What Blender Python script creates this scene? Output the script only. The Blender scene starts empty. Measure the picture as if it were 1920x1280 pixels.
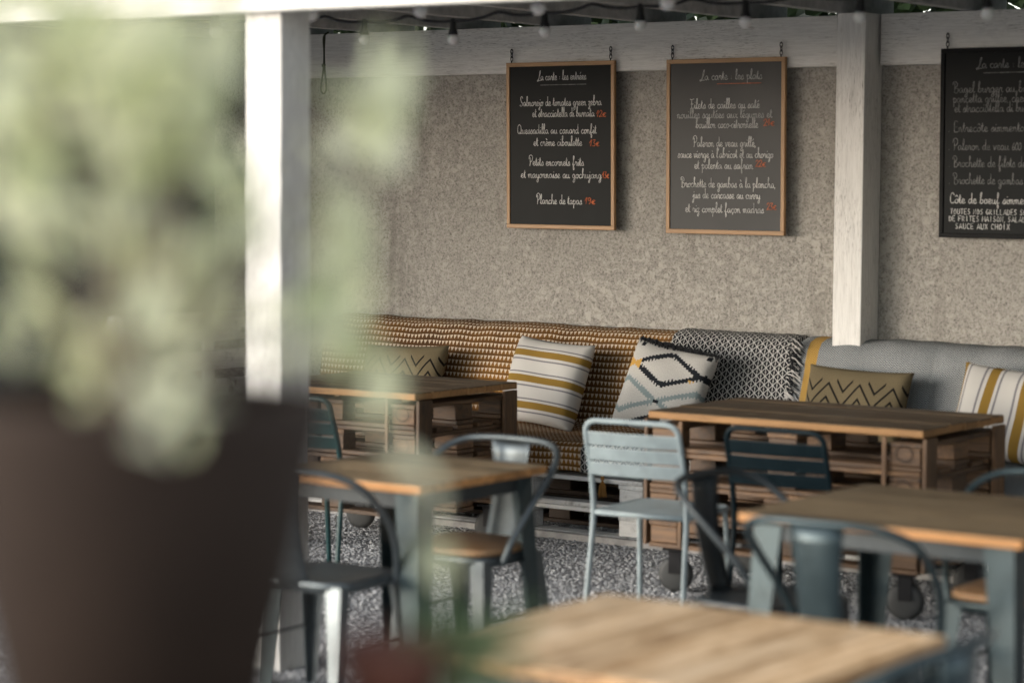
import bpy, bmesh, math, random
import numpy as np
from mathutils import Vector, Matrix
random.seed(7); rng = np.random.default_rng(11)
S = bpy.context.scene
COL = S.collection
R = math.radians

# ------------------------------------------------------------------ camera
H, FPX = 1.78, 4533.0                       # eye height (m); 85 mm on a 36 mm sensor, in photo pixels
PITCH, ROLL, YAW = R(3.98), R(.38), R(35.5)
_r = Vector((math.cos(YAW), math.sin(YAW), 0)); _f = Vector((-math.sin(YAW), math.cos(YAW), 0)); _z = Vector((0, 0, 1))
CF = math.cos(PITCH)*_f - math.sin(PITCH)*_z
_u = math.sin(PITCH)*_f + math.cos(PITCH)*_z
CR = math.cos(ROLL)*_r + math.sin(ROLL)*_u
CU = -math.sin(ROLL)*_r + math.cos(ROLL)*_u
CC = Vector((0, 0, H))
cam = bpy.data.cameras.new('camera'); cam_o = bpy.data.objects.new('camera', cam); COL.objects.link(cam_o)
cam.lens = 85; cam.sensor_width = 36; cam.clip_start = .05; cam.clip_end = 400
m = Matrix.Identity(4)
for i, v in enumerate((CR, CU, -CF)):
    for k in range(3): m[k][i] = v[k]
m.translation = CC
cam_o.matrix_world = m
cam.dof.use_dof = True; cam.dof.focus_distance = 13.2; cam.dof.aperture_fstop = 1.55
S.camera = cam_o
def ray(x, y): return CF + (x-960)/FPX*CR - (y-640)/FPX*CU
def onz(x, y, z): d = ray(x, y); return CC + d*((z-H)/d.z)
def onY(x, y, Y): d = ray(x, y); return CC + d*(Y/d.y)

# ------------------------------------------------------------------ world, sun, exposure
SUN_EL, SUN_DIR = R(14), Vector((.60, .80, 0)).normalized()      # light travels to the right and into the terrace
world = bpy.data.worlds.new('World'); S.world = world; world.use_nodes = True
wn = world.node_tree.nodes; wl = world.node_tree.links
sky = wn.new('ShaderNodeTexSky'); sky.sky_type = 'NISHITA'; sky.sun_disc = False
sky.sun_elevation = SUN_EL
sky.sun_rotation = math.atan2(-SUN_DIR.x, -SUN_DIR.y)
sky.air_density = 1.0; sky.dust_density = 1.2; sky.ozone_density = .6
hs = wn.new('ShaderNodeHueSaturation'); hs.inputs['Saturation'].default_value = .45      # thin high cloud
wl.new(sky.outputs[0], hs.inputs['Color']); wl.new(hs.outputs[0], wn['Background'].inputs['Color'])
wn['Background'].inputs['Strength'].default_value = .15
sun = bpy.data.lights.new('sun', 'SUN'); sun.energy = .85; sun.angle = R(45); sun.color = (1, .985, .965)
sun_o = bpy.data.objects.new('sun', sun); COL.objects.link(sun_o)
d = Vector((SUN_DIR.x*math.cos(SUN_EL), SUN_DIR.y*math.cos(SUN_EL), -math.sin(SUN_EL)))
sun_o.rotation_euler = d.to_track_quat('-Z', 'Y').to_euler()
sun_o.location = (-8, -6, 8)
S.view_settings.view_transform = 'Standard'; S.view_settings.look = 'None'; S.view_settings.gamma = 1
S.view_settings.use_curve_mapping = False
S.view_settings.exposure = 1.33
S.cycles.use_denoising = True
S.cycles.max_bounces = 8; S.cycles.diffuse_bounces = 5; S.cycles.glossy_bounces = 3
S.cycles.sample_clamp_indirect = 6

# ------------------------------------------------------------------ shader helpers
class X:                                        # tiny expression wrapper over Math nodes
    def __init__(s, nt, k): s.nt, s.k = nt, k
    def _op(s, op, *a):
        n = s.nt.nodes.new('ShaderNodeMath'); n.operation = op
        for i, v in enumerate((s,)+a):
            if isinstance(v, X): s.nt.links.new(v.k, n.inputs[i])
            else: n.inputs[i].default_value = v
        return X(s.nt, n.outputs[0])
    def __add__(s, o): return s._op('ADD', o)
    __radd__ = __add__
    def __sub__(s, o): return s._op('SUBTRACT', o)
    def __rsub__(s, o): return (s*-1) + o
    def __mul__(s, o): return s._op('MULTIPLY', o)
    __rmul__ = __mul__
    def __truediv__(s, o): return s._op('DIVIDE', o)
    def lt(s, o): return s._op('LESS_THAN', o)
    def gt(s, o): return s._op('GREATER_THAN', o)
    def abs(s): return s._op('ABSOLUTE')
    def frac(s): return s._op('FRACT')
    def floor(s): return s._op('FLOOR')
    def max(s, o): return s._op('MAXIMUM', o)
    def min(s, o): return s._op('MINIMUM', o)
    def tri(s): return (s.frac()-.5).abs()*2     # 1..0..1 over a period
class Mt:
    def __init__(s, name, rough=.6, metal=0, spec=.5, col=(.5, .5, .5)):
        s.m = bpy.data.materials.new(name); s.m.use_nodes = True
        s.nt = s.m.node_tree; s.b = s.nt.nodes['Principled BSDF']
        s.b.inputs['Roughness'].default_value = rough; s.b.inputs['Metallic'].default_value = metal
        s.b.inputs['Specular IOR Level'].default_value = spec
        s.b.inputs['Base Color'].default_value = (*col, 1)
    def n(s, t): return s.nt.nodes.new(t)
    def coord(s, kind='Object', scale=(1, 1, 1), rand=0.):
        tc = s.n('ShaderNodeTexCoord'); mp = s.n('ShaderNodeMapping')
        mp.inputs['Scale'].default_value = scale
        s.nt.links.new(tc.outputs[kind], mp.inputs['Vector'])
        if rand:
            oi = s.n('ShaderNodeObjectInfo'); vm = s.n('ShaderNodeVectorMath'); vm.operation = 'SCALE'
            cb = s.n('ShaderNodeCombineXYZ')
            for i in range(3): s.nt.links.new(oi.outputs['Random'], cb.inputs[i])
            s.nt.links.new(cb.outputs[0], vm.inputs[0]); vm.inputs['Scale'].default_value = rand
            s.nt.links.new(vm.outputs[0], mp.inputs['Location'])
        return mp.outputs[0]
    def uv(s):
        tc = s.n('ShaderNodeTexCoord'); sp = s.n('ShaderNodeSeparateXYZ')
        s.nt.links.new(tc.outputs['UV'], sp.inputs[0])
        return X(s.nt, sp.outputs[0]), X(s.nt, sp.outputs[1])
    def noise(s, vec, scale, detail=4, rough=.55, dist=0):
        n = s.n('ShaderNodeTexNoise'); n.inputs['Scale'].default_value = scale; n.inputs['Detail'].default_value = detail
        n.inputs['Roughness'].default_value = rough; n.inputs['Distortion'].default_value = dist
        s.nt.links.new(vec, n.inputs['Vector']); return X(s.nt, n.outputs['Fac'])
    def voro(s, vec, scale, out='Distance'):
        n = s.n('ShaderNodeTexVoronoi'); n.inputs['Scale'].default_value = scale
        s.nt.links.new(vec, n.inputs['Vector']); return X(s.nt, n.outputs[out])
    def ramp(s, x, *stops):
        r = s.n('ShaderNodeValToRGB'); e = r.color_ramp.elements
        while len(e) < len(stops): e.new(.5)
        for el, (p, c) in zip(e, stops): el.position = p; el.color = (*c, 1)
        s.nt.links.new(x.k, r.inputs[0]); return r.outputs[0]
    def mix(s, fac, a, b):
        n = s.n('ShaderNodeMix'); n.data_type = 'RGBA'
        for sock, v in ((n.inputs[0], fac), (n.inputs[6], a), (n.inputs[7], b)):
            if isinstance(v, X): s.nt.links.new(v.k, sock)
            elif isinstance(v, (int, float)): sock.default_value = v
            elif isinstance(v, tuple): sock.default_value = (*v, 1)
            else: s.nt.links.new(v, sock)
        return n.outputs[2]
    def color(s, out): s.nt.links.new(out, s.b.inputs['Base Color']); return s
    def rough(s, x): s.nt.links.new(x.k, s.b.inputs['Roughness']); return s
    def bump(s, x, strength=.3, dist=.01):
        n = s.n('ShaderNodeBump'); n.inputs['Strength'].default_value = strength; n.inputs['Distance'].default_value = dist
        s.nt.links.new(x.k, n.inputs['Height']); s.nt.links.new(n.outputs[0], s.b.inputs['Normal']); return s
    def value(s, v):
        n = s.n('ShaderNodeValue'); n.outputs[0].default_value = v; return X(s.nt, n.outputs[0])
    def rand(s): return X(s.nt, s.n('ShaderNodeObjectInfo').outputs['Random'])

MAT = {}
def wood(name, dark, mid, light, rough=.5, stretch=12, knots=True, vary=.25, weather=None, side=None, tight=0, spec=.5):
    t = Mt(name, rough, spec=spec)
    v = t.coord('Object', (1, stretch, stretch), 37)
    g = t.noise(v, 5, 6, .6, .8)
    fine = t.noise(t.coord('Object', (3, stretch*6, stretch*6), 19), 8, 3, .6)
    k = t.noise(t.coord('Object', (2.2, 7, 7), 11), 2.2, 2, .5)
    x = g*.75 + fine*.25
    if tight: x = (x + (t.noise(t.coord('Object', (.5, 22, 22), 29), 1.0, 2, .5)-.5)*.62 - .5)*1.35 + .5
    c = t.ramp(x, (.30, dark), (.5, mid), (.72, light))
    if knots: c = t.mix((k-.66).max(0)*6, c, tuple(a*.45 for a in dark))
    if weather: c = t.mix((t.noise(t.coord('Object', (1, 3, 3), 5), 3, 4)-.35).max(0)*2.2, c, weather)
    if side:                                    # orange edges; upper faces worn, their dull reflection also put into the colour
        ge = t.n('ShaderNodeNewGeometry'); sp = t.n('ShaderNodeSeparateXYZ'); t.nt.links.new(ge.outputs['Normal'], sp.inputs[0])
        up = (X(t.nt, sp.outputs[2])-.6).gt(0)
        cs = t.ramp(x, (.30, tuple(a*.6 for a in side)), (.5, side), (.72, tuple(min(1, a*1.25) for a in side)))
        c = t.mix(up, cs, c)
    hv = t.n('ShaderNodeHueSaturation'); t.nt.links.new(c, hv.inputs['Color'])
    t.nt.links.new((t.rand()*vary*2 + (1-vary)).k, hv.inputs['Value'])
    t.color(hv.outputs[0]); t.bump(x, .25, .004); t.rough(g*.25 + (rough-.12))
    MAT[name] = t.m
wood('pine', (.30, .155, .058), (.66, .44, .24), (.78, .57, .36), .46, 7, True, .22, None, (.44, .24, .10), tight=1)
wood('pine_shaded', (.10, .066, .034), (.22, .155, .085), (.29, .21, .125), .5, 7, True, .2, None, (.42, .20, .07), tight=1, spec=.35)  # olive-stained pine with the roof's shade also put into its colour
wood('pine_deep_shade', (.075, .05, .026), (.165, .115, .062), (.22, .16, .092), .5, 7, True, .2, None, (.40, .19, .065), tight=1, spec=.35)  # right table: same stain, deeper shade put into the colour
wood('pallet_wood', (.035, .019, .010), (.105, .056, .026), (.20, .11, .05), .6, 10, True, .42)
wood('pallet_inner_shade', (.02, .012, .008), (.05, .03, .018), (.08, .05, .03), .7, 10, True, .3)  # unpainted inner bench timber, darkened to carry the shade inside the openings
wood('pallet_top', (.04, .026, .014), (.095, .062, .034), (.17, .11, .06), .62, 12, True, .22, (.085, .068, .048), (.33, .18, .075), spec=.25)
wood('frame_wood', (.30, .165, .07), (.38, .215, .095), (.44, .26, .125), .5, 14, False, .04)
wood('seat_wood', (.28, .16, .075), (.38, .22, .11), (.46, .28, .15), .45, 10, True, .1)
# white paint on rough timber, cracked and stained along the grain
t = Mt('white_paint', .55)
v = t.coord('Object', (1, 14, 14), 23)
g = t.noise(v, 7, 8, .7, .4); st = t.noise(t.coord('Object', (1, 2, 2), 9), 2.5, 5, .6)
cr = t.noise(t.coord('Object', (4, 60, 60), 3), 6, 3, .6)
crack = ((cr-.56).max(0)*9).min(1)*((st-.44).max(0)*6).min(1)
kn = ((t.noise(t.coord('Object', (3, 9, 9), 41), 3, 3, .6)-.64).max(0)*5).min(1)
c = t.ramp(g, (.30, (.60, .585, .55)), (.55, (.76, .745, .71)), (.8, (.82, .81, .78)))
c = t.mix(kn*.7, c, (.30, .25, .20))
t.color(t.mix(crack*.8, c, (.14, .12, .10))); t.bump(g*.6 + cr*.5, .5, .006); MAT['white_paint'] = t.m
# white paint, bench pallets: brushed on, greyed at the foot
t = Mt('pallet_paint', .6)
g = t.noise(t.coord('Object', (1, 12, 12), 31), 6, 6, .65, .5); st = t.noise(t.coord('Object', (3, 3, 3), 17), 4, 6, .65)
c = t.ramp(g, (.3, (.58, .58, .56)), (.55, (.78, .78, .76)))
t.color(t.mix(((st-.56).max(0)*5).min(1), c, (.20, .19, .17))); t.bump(g, .5, .004); MAT['pallet_paint'] = t.m
# rough-cast wall, trowelled flat in patches
t = Mt('render_wall', .9, spec=.2)
v = t.coord('Object')
n1 = t.noise(v, 30, 5, .66, .5); n2 = t.noise(v, 85, 3, .75); n3 = t.noise(v, 1.3, 4, .6)
patch = ((n1 + (n3-.5)*.45 - .515).max(0)*10).min(1)
c = t.ramp(n2, (.30, (.16, .147, .128)), (.46, (.345, .325, .292)), (.68, (.46, .435, .395)))
c = t.mix(patch*.7, c, (.49, .465, .42))
c = t.mix((n3-.5).max(0)*1.1, c, (.24, .22, .19))
drip = t.noise(t.coord('Object', (3, 3, .35)), 2.2, 4, .6)
c = t.mix(((drip-.58).max(0)*3).min(.35), c, (.17, .155, .13))
t.color(c); t.bump(n2*(1-patch*.85) + patch*.55, .9, .012); MAT['render_wall'] = t.m
t = Mt('blue_wall', .9, spec=.2)
v = t.coord('Object'); n2 = t.noise(v, 90, 4, .7); n3 = t.noise(v, 1.5, 4, .6)
c = t.ramp(n2, (.28, (.06, .07, .08)), (.5, (.14, .16, .18)), (.75, (.22, .245, .265)))
t.color(t.mix((n3-.45).max(0)*1.2, c, (.09, .10, .11))); t.bump(n2, .9, .012); MAT['blue_wall'] = t.m
# ground under the gravel
t = Mt('gravel_ground', .9)
v = t.coord('Object'); vo = t.voro(v, 70); c = t.voro(v, 70, 'Color')
t.color(t.ramp(vo, (.0, (.46, .465, .48)), (.45, (.34, .345, .355)), (.75, (.17, .172, .178)))); t.bump(vo*-1, .9, .012); MAT['gravel_ground'] = t.m
t = Mt('gravel_stone', .8)
oi = t.n('ShaderNodeAttribute'); oi.attribute_name = 'tone'
t.color(t.ramp(X(t.nt, oi.outputs['Fac']), (0, (.27, .275, .285)), (.5, (.37, .375, .385)), (1, (.48, .485, .495)))); MAT['gravel_stone'] = t.m
def plain(name, col, rough=.5, metal=0, spec=.5, vary=0.):
    t = Mt(name, rough, metal, spec, col)
    g = t.noise(t.coord('Object', (1, 1, 1), 13), 14, 5, .6)
    t.color(t.ramp(g, (.3, tuple(a*(.82-vary) for a in col)), (.7, tuple(min(1, a*(1.12+vary)) for a in col))))
    if name.startswith(('steel', 'paint')):      # scuffs and specks of bare or rusted metal
        sc_ = t.noise(t.coord('Object', (1, 1, 1), 21), 38, 4, .7)
        base_c = t.b.inputs['Base Color'].links[0].from_socket
        t.color(t.mix(((sc_-.66).max(0)*14).min(.8), base_c, (.11, .065, .04) if metal > .5 else tuple(min(1, a*1.5+.02) for a in col)))
    t.rough(g*.3 + (rough-.15)); MAT[name] = t.m
plain('steel_grey', (.13, .15, .158), .38, .7)
plain('steel_dark', (.035, .043, .047), .42, .4)
plain('steel_bluegrey', (.042, .062, .068), .36, .5)
plain('paint_greyblue', (.30, .36, .375), .45)
plain('paint_navy', (.0022, .009, .0125), .5, 0, .18)
plain('paint_teal', (.006, .040, .042), .42, 0, .4)
plain('black_plastic', (.012, .013, .014), .4)
plain('black_iron', (.02, .02, .022), .45, .6)
plain('black_frame', (.006, .0065, .007), .6, 0, .15)
plain('rubber', (.02, .02, .02), .7)
plain('wheel_grey', (.03, .032, .032), .6)
plain('rope', (.055, .06, .035), .9)
plain('kerb_stone', (.33, .32, .31), .85, vary=.15)
plain('pot_brown', (.030, .0195, .0145), .75, 0, .2)
plain('soil', (.03, .02, .014), .95)
plain('terracotta', (.13, .048, .032), .75, vary=.1)
plain('bark', (.16, .12, .085), .85)
plain('roof_board', (.36, .355, .345), .8, vary=.1)
plain('blocker_dark', (.035, .03, .026), .7, vary=.1)  # dark face of the added light-blocking wall
plain('rafter_paint', (.44, .44, .43), .6, vary=.1)
plain('cord_black', (.012, .012, .014), .55)
plain('cotton_black', (.014, .015, .018), .95)
plain('cotton_white', (.62, .60, .57), .95)
plain('cotton_gold', (.26, .13, .03), .95)
t = Mt('bulb_glass', .25, col=(.78, .77, .75)); t.b.inputs['Subsurface Weight'].default_value = .15; MAT['bulb_glass'] = t.m
def leaf_mat(name, c1, c2, tr=.35):
    t = Mt(name, .5)
    a = t.n('ShaderNodeAttribute'); a.attribute_name = 'tone'
    col = t.ramp(X(t.nt, a.outputs['Fac']), (0, c1), (1, c2)); t.color(col)
    tl = t.n('ShaderNodeBsdfTranslucent'); ms = t.n('ShaderNodeMixShader'); ms.inputs[0].default_value = tr
    t.nt.links.new(col, tl.inputs['Color']); t.nt.links.new(t.b.outputs[0], ms.inputs[1]); t.nt.links.new(tl.outputs[0], ms.inputs[2])
    t.nt.links.new(ms.outputs[0], t.nt.nodes['Material Output'].inputs['Surface']); MAT[name] = t.m
leaf_mat('leaf_pale', (.52, .56, .32), (.84, .84, .64), .5)
leaf_mat('leaf_dark', (.010, .022, .008), (.035, .06, .02), .2)
leaf_mat('leaf_succulent', (.10, .16, .07), (.20, .27, .13))
# slate of the menu boards, one with a reflected sheen in its colour; the chalk itself
for nm, sp_, sheen in (('slate', .10, 0), ('slate_sheen', .34, 1)):
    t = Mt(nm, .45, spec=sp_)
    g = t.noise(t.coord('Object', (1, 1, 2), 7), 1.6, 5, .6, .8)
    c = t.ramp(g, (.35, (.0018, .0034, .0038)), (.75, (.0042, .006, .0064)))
    if sheen: c = t.mix((t.noise(t.coord('Object', (1, 1, 1.4), 3), 1.1, 2, .4)-.36).max(0)*.6, c, (.17, .17, .155))   # pale sky reflection painted into the colour as cloudy patches
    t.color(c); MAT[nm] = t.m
def chalk(name, lo, hi):
    t = Mt(name, .95, spec=.1)
    g = t.noise(t.coord('Object', (1, 1, 1), 3), 45, 4, .7); t.color(t.ramp(g, (.35, lo), (.62, hi))); MAT[name] = t.m
chalk('chalk_white', (.30, .30, .29), (.68, .67, .645))
chalk('chalk_faint', (.07, .074, .072), (.24, .24, .235))
chalk('chalk_mid', (.20, .205, .20), (.50, .50, .48))
chalk('chalk_orange', (.28, .07, .03), (.60, .17, .07))
# ---- textiles (uv in metres on the throws, 0..1 on the pillows)
def weave(t, u, v, s=420):
    return ((u*s).tri()*.5 + (v*s).tri()*.5)
t = Mt('throw_mustard', .95, spec=.1); u, v = t.uv()
wob = t.noise(t.coord('UV'), 4, 3)
r = (v+(wob-.5)*.014)/.034; col_ = (u+(wob-.5)*.012)/.0255
fv = r.frac(); fu = (col_ + (r.floor()*.0)).frac()
tri_ = ((fu-.5).abs() - (.40 - (fv-.2)*.60)).lt(0)*fv.gt(.20)*fv.lt(.86)
ln = fv.gt(.93) + fv.lt(.06)
tone = t.noise(t.coord('UV'), 1.6, 3)
ground = t.mix((tone-.38).max(0)*4, (.085, .042, .018), (.23, .11, .026))
c = t.mix(tri_, ground, (.54, .46, .36)); c = t.mix(ln, c, (.07, .035, .016))
t.color(c); t.bump(tri_*.3 + weave(t, u, v), .25, .002); MAT['throw_mustard'] = t.m
t = Mt('throw_lattice', .95, spec=.1); u, v = t.uv()
a, b = u/.050, v/.044
lines = (((a*2).tri() - .87).gt(0)) .max(((a+b).tri()-.87).gt(0)).max(((a-b).tri()-.87).gt(0)).max((((b*2).tri()-.86).gt(0))*((a*2).tri().gt(.55)))
t.color(t.mix(lines, (.010, .011, .014), (.50, .49, .47))); t.bump(lines, .5, .003); MAT['throw_lattice'] = t.m
t = Mt('throw_grey', .95, spec=.1); u, v = t.uv()
z = (v/.011 + (u/.030).tri()*1.3).frac()
hb = (z.gt(.5)) * ((u*900).tri()*.0 + 1)
tn = t.noise(t.coord('UV'), 5, 3)
c = t.mix(hb, (.062, .072, .080), (.40, .41, .41))
ys = u.gt(.050)*u.lt(.112)
c = t.mix(ys, c, t.mix(hb, (.30, .17, .035), (.48, .31, .10)))
c = t.mix((tn-.45).max(0)*.8, c, (.16, .18, .185))
t.color(c); t.bump(z, .35, .003); MAT['throw_grey'] = t.m
def stripes(name, vert):
    t = Mt(name, .95, spec=.1); u, v = t.uv()
    s = ((u if vert else v)*3.4 + (.12 if vert else .48)).frac()
    jag = ((v if vert else u)*95).tri()*.012
    c = t.mix((s+jag).lt(.27), (.47, .455, .43), (.22, .135, .03))
    gl = s.gt(.345)*s.lt(.40) + s.gt(.84)*s.lt(.90)
    c = t.mix(gl, c, (.17, .165, .175))
    fold = t.noise(t.coord('UV', (2, 2, 2)), 3, 4)
    t.color(c); t.bump(weave(t, u, v, 190)*.4 + fold*2, .4, .004); MAT[name] = t.m
stripes('pillow_stripe', False); stripes('pillow_stripe_upright', True)
t = Mt('pillow_khaki', .95, spec=.1); u, v = t.uv()
tt = (u*3.3+.1).tri()
def near(x, w): return x.abs().lt(w)
big = near(v-(tt*.27+.49), .020)
up = near(v-(tt*.27+.665), .020)*tt.lt(.52)
lo = near(v-(tt*.27+.32), .020)*tt.gt(.45)
hes = t.noise(t.coord('UV', (1, 1, 1)), 160, 2, .7)
c = t.ramp(hes, (.3, (.09, .072, .042)), (.7, (.205, .165, .10)))
t.color(t.mix(big.max(up).max(lo), c, (.012, .011, .010))); t.bump(hes, .6, .003); MAT['pillow_khaki'] = t.m
t = Mt('pillow_kilim', .95, spec=.1); u0, v0 = t.uv()
u = (u0*58).floor()/58; v = (v0*58).floor()/58
ta = (u*1.22+.36).tri(); tb = 1-ta
jit = ((u*29).frac()*.024)
dA = ((v-.70).abs() - ta*.19 + jit).abs(); dB = ((v-.34).abs() - tb*.19 + jit).abs(); dC = ((v+.02).abs() - ta*.19 + jit).abs()
la, lb, lc = dA.lt(.030), dB.lt(.030), dC.lt(.030)
wool = t.noise(t.coord('UV', (1, 1, 1)), 90, 3, .7)
c = t.ramp(wool, (.3, (.34, .33, .31)), (.7, (.50, .485, .455)))
c = t.mix(lb, c, (.19, .235, .24))
c = t.mix(la, c, t.mix((u.lt(.20)).max(u.gt(.80)*v.lt(.64)), (.014, .016, .020), (.46, .27, .07)))
c = t.mix(lc, c, (.014, .016, .020))
dot = near(((u*1.22+.36+.5).frac()-.5), .035)*near(v-.34, .022) + near(((u*1.22+.36).frac()-.5), .03)*(near(v-.93, .02).max(near(v-.02, .02)))
t.color(t.mix(dot, c, (.014, .016, .02))); t.bump(wool, .7, .004); MAT['pillow_kilim'] = t.m

# ------------------------------------------------------------------ object helpers
def link(name, me, mat=None, parent=None, loc=None, rot=None):
    o = bpy.data.objects.new(name, me); COL.objects.link(o)
    if mat and me is not None and not me.materials: me.materials.append(MAT[mat])
    if parent is not None: o.parent = parent
    if loc is not None: o.location = loc
    if rot is not None: o.rotation_euler = rot
    return o
def tag(o, label, cat, group=None):
    o['label'] = label; o['category'] = cat
    if group: o['group'] = group
    return o
def thing(name, label, cat, loc=(0, 0, 0), rz=0, group=None):
    return tag(link(name, None, loc=loc, rot=(0, 0, rz)), label, cat, group)
def struct(o): o['kind'] = 'structure'; return o
def mesh(name, verts, faces, smooth=False):
    me = bpy.data.meshes.new(name); me.from_pydata([tuple(v) for v in verts], [], faces); me.update()
    if smooth: me.polygons.foreach_set('use_smooth', [True]*len(me.polygons))
    return me
BOX = {}
def box_me(dx, dy, dz, mat, bev=.003):
    key = (round(dx, 4), round(dy, 4), round(dz, 4), mat)
    if key not in BOX:
        bm = bmesh.new(); bmesh.ops.create_cube(bm, size=1)
        for v in bm.verts: v.co = (v.co.x*dx, v.co.y*dy, v.co.z*dz)
        if bev: bmesh.ops.bevel(bm, geom=bm.edges[:], offset=min(bev, .3*min(dx, dy, dz)), segments=1, affect='EDGES')
        me = bpy.data.meshes.new('box'); bm.to_mesh(me); bm.free(); me.materials.append(MAT[mat]); BOX[key] = me
    return BOX[key]
def box(name, x0, x1, y0, y1, z0, z1, mat, parent=None, bev=.003, rot=None, along=None):
    """axis-aligned box; the mesh's own X always runs along its longest side so that the grain does too"""
    dx, dy, dz = x1-x0, y1-y0, z1-z0; c = ((x0+x1)/2, (y0+y1)/2, (z0+z1)/2)
    if along is None: along = 'X' if dx >= dy and dx >= dz else ('Y' if dy >= dz else 'Z')
    if along == 'X': me, r = box_me(dx, dy, dz, mat, bev), (0, 0, 0)
    elif along == 'Y': me, r = box_me(dy, dx, dz, mat, bev), (0, 0, math.pi/2)
    else: me, r = box_me(dz, dy, dx, mat, bev), (0, -math.pi/2, 0)
    if rot: r = tuple(a+b for a, b in zip(r, rot))
    return link(name, me, None, parent, c, r)
def crom(pts, n=6, closed=False):
    P = [Vector(p) for p in pts]; out = []
    N = len(P); rngs = range(N if closed else N-1)
    for i in rngs:
        if closed: a, b, c, d_ = P[(i-1) % N], P[i], P[(i+1) % N], P[(i+2) % N]
        else: a, b, c, d_ = P[max(i-1, 0)], P[i], P[i+1], P[min(i+2, N-1)]
        for k in range(n):
            s = k/n
            out.append(.5*((2*b) + (c-a)*s + (2*a-5*b+4*c-d_)*s*s + (3*b-a-3*c+d_)*s**3))
    if not closed: out.append(P[-1])
    return out
def tube_data(path, r, seg=10, closed=False):
    P = [Vector(p) for p in path]; n = len(P); V = []; Fc = []
    up = None
    for i, p in enumerate(P):
        if closed: tg = (P[(i+1) % n]-P[i-1]).normalized()
        else: tg = (P[min(i+1, n-1)]-P[max(i-1, 0)]).normalized()
        if up is None:
            up = Vector((0, 0, 1)) if abs(tg.z) < .9 else Vector((1, 0, 0))
        up = (up - tg*up.dot(tg)).normalized(); sd = tg.cross(up)
        rr = r[i] if isinstance(r, (list, tuple)) else r
        for k in range(seg):
            a = 2*math.pi*k/seg; V.append(p + (math.cos(a)*up + math.sin(a)*sd)*rr)
    for i in range(n if closed else n-1):
        for k in range(seg):
            j = (i+1) % n
            Fc.append((i*seg+k, i*seg+(k+1) % seg, j*seg+(k+1) % seg, j*seg+k))
    if not closed:
        Fc.append(tuple(range(seg))[::-1]); Fc.append(tuple((n-1)*seg+k for k in range(seg)))
    return V, Fc
def tube(name, path, r, mat, parent=None, seg=10, closed=False, loc=None, rot=None):
    return link(name, mesh(name, *tube_data(path, r, seg, closed), smooth=True), mat, parent, loc, rot)
def loft_data(secs, cap=True):
    n = len(secs[0]); V = [p for s in secs for p in s]; Fc = []
    for i in range(len(secs)-1):
        for k in range(n):
            Fc.append((i*n+k, i*n+(k+1) % n, (i+1)*n+(k+1) % n, (i+1)*n+k))
    if cap: Fc.append(tuple(range(n))[::-1]); Fc.append(tuple((len(secs)-1)*n+k for k in range(n)))
    return V, Fc
def loft(name, secs, mat, parent=None, smooth=False, loc=None, rot=None):
    return link(name, mesh(name, *loft_data(secs), smooth=smooth), mat, parent, loc, rot)
def lathe(name, prof, mat, parent=None, seg=24, loc=None, rot=None):
    secs = [[(r*math.cos(2*math.pi*k/seg), r*math.sin(2*math.pi*k/seg), z) for k in range(seg)] for r, z in prof]
    return loft(name, secs, mat, parent, True, loc, rot)
def copy_tree(o, parent=None):
    c = o.copy(); COL.objects.link(c)
    if parent is not None: c.parent = parent
    for ch in o.children: copy_tree(ch, c)
    return c

WALL = 10.80                                  # the back wall's face (Y)
# ------------------------------------------------------------------ setting: ground, kerb, wall, hedge
g = link('ground', mesh('ground', [(-70, -70, 0), (70, -70, 0), (70, 70, 0), (-70, 70, 0)], [(0, 1, 2, 3)]), 'gravel_ground'); struct(g)
def gravel(x0, x1, y0, y1, n, sz):
    ico = bmesh.new(); bmesh.ops.create_icosphere(ico, subdivisions=1, radius=1)
    V = np.array([v.co[:] for v in ico.verts]); T = np.array([[v.index for v in f.verts] for f in ico.faces]); ico.free()
    nv = len(V)
    P = np.stack([rng.uniform(x0, x1, n), rng.uniform(y0, y1, n), rng.uniform(.0, .006, n)], 1)
    sc = sz*rng.uniform(.55, 1.45, (n, 1))*rng.uniform(.6, 1.3, (n, 3)); sc[:, 2] *= .8
    A = rng.normal(size=(n, 3, 3)); Q, _ = np.linalg.qr(A)
    W = V[None]*rng.uniform(.75, 1.2, (n, nv, 1))*sc[:, None, :]
    W = np.einsum('nij,nkj->nki', Q, W); W[:, :, 2] *= .42; W += P[:, None, :]
    F = (T[None] + (np.arange(n)*nv)[:, None, None]).reshape(-1, 3)
    me = bpy.data.meshes.new('gravel'); me.vertices.add(n*nv); me.vertices.foreach_set('co', W.reshape(-1))
    me.loops.add(F.size); me.loops.foreach_set('vertex_index', F.reshape(-1).astype(np.int32))
    me.polygons.add(len(F)); me.polygons.foreach_set('loop_start', np.arange(len(F), dtype=np.int32)*3)
    me.update(calc_edges=True)
    at = me.attributes.new('tone', 'FLOAT', 'POINT'); at.data.foreach_set('value', np.repeat(rng.beta(2.2, 1.8, n), nv).astype(np.float32))
    return me
go = link('gravel', gravel(-8.3, -2.3, 5.8, 10.3, 84000, .0080), 'gravel_stone'); go['kind'] = 'stuff'
kb = box('kerb', -9.6, -3.2, 9.66, 9.70, 0, .035, 'kerb_stone'); struct(kb)
tag(box('rendered_wall', -15, 1.5, WALL, WALL+.22, 0, 2.56, 'render_wall', bev=0, along='X'), 'beige rough-cast rendered wall behind the bench', 'wall')
tag(box('light_block_wall', -.62, -.40, 7.0, WALL-.004, 0, 4.6, 'blocker_dark', bev=0, along='Y'), 'tall dark wall added out of view on the right to block side light', 'wall')  # unseen wall, added to cut the light coming from the right
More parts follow.
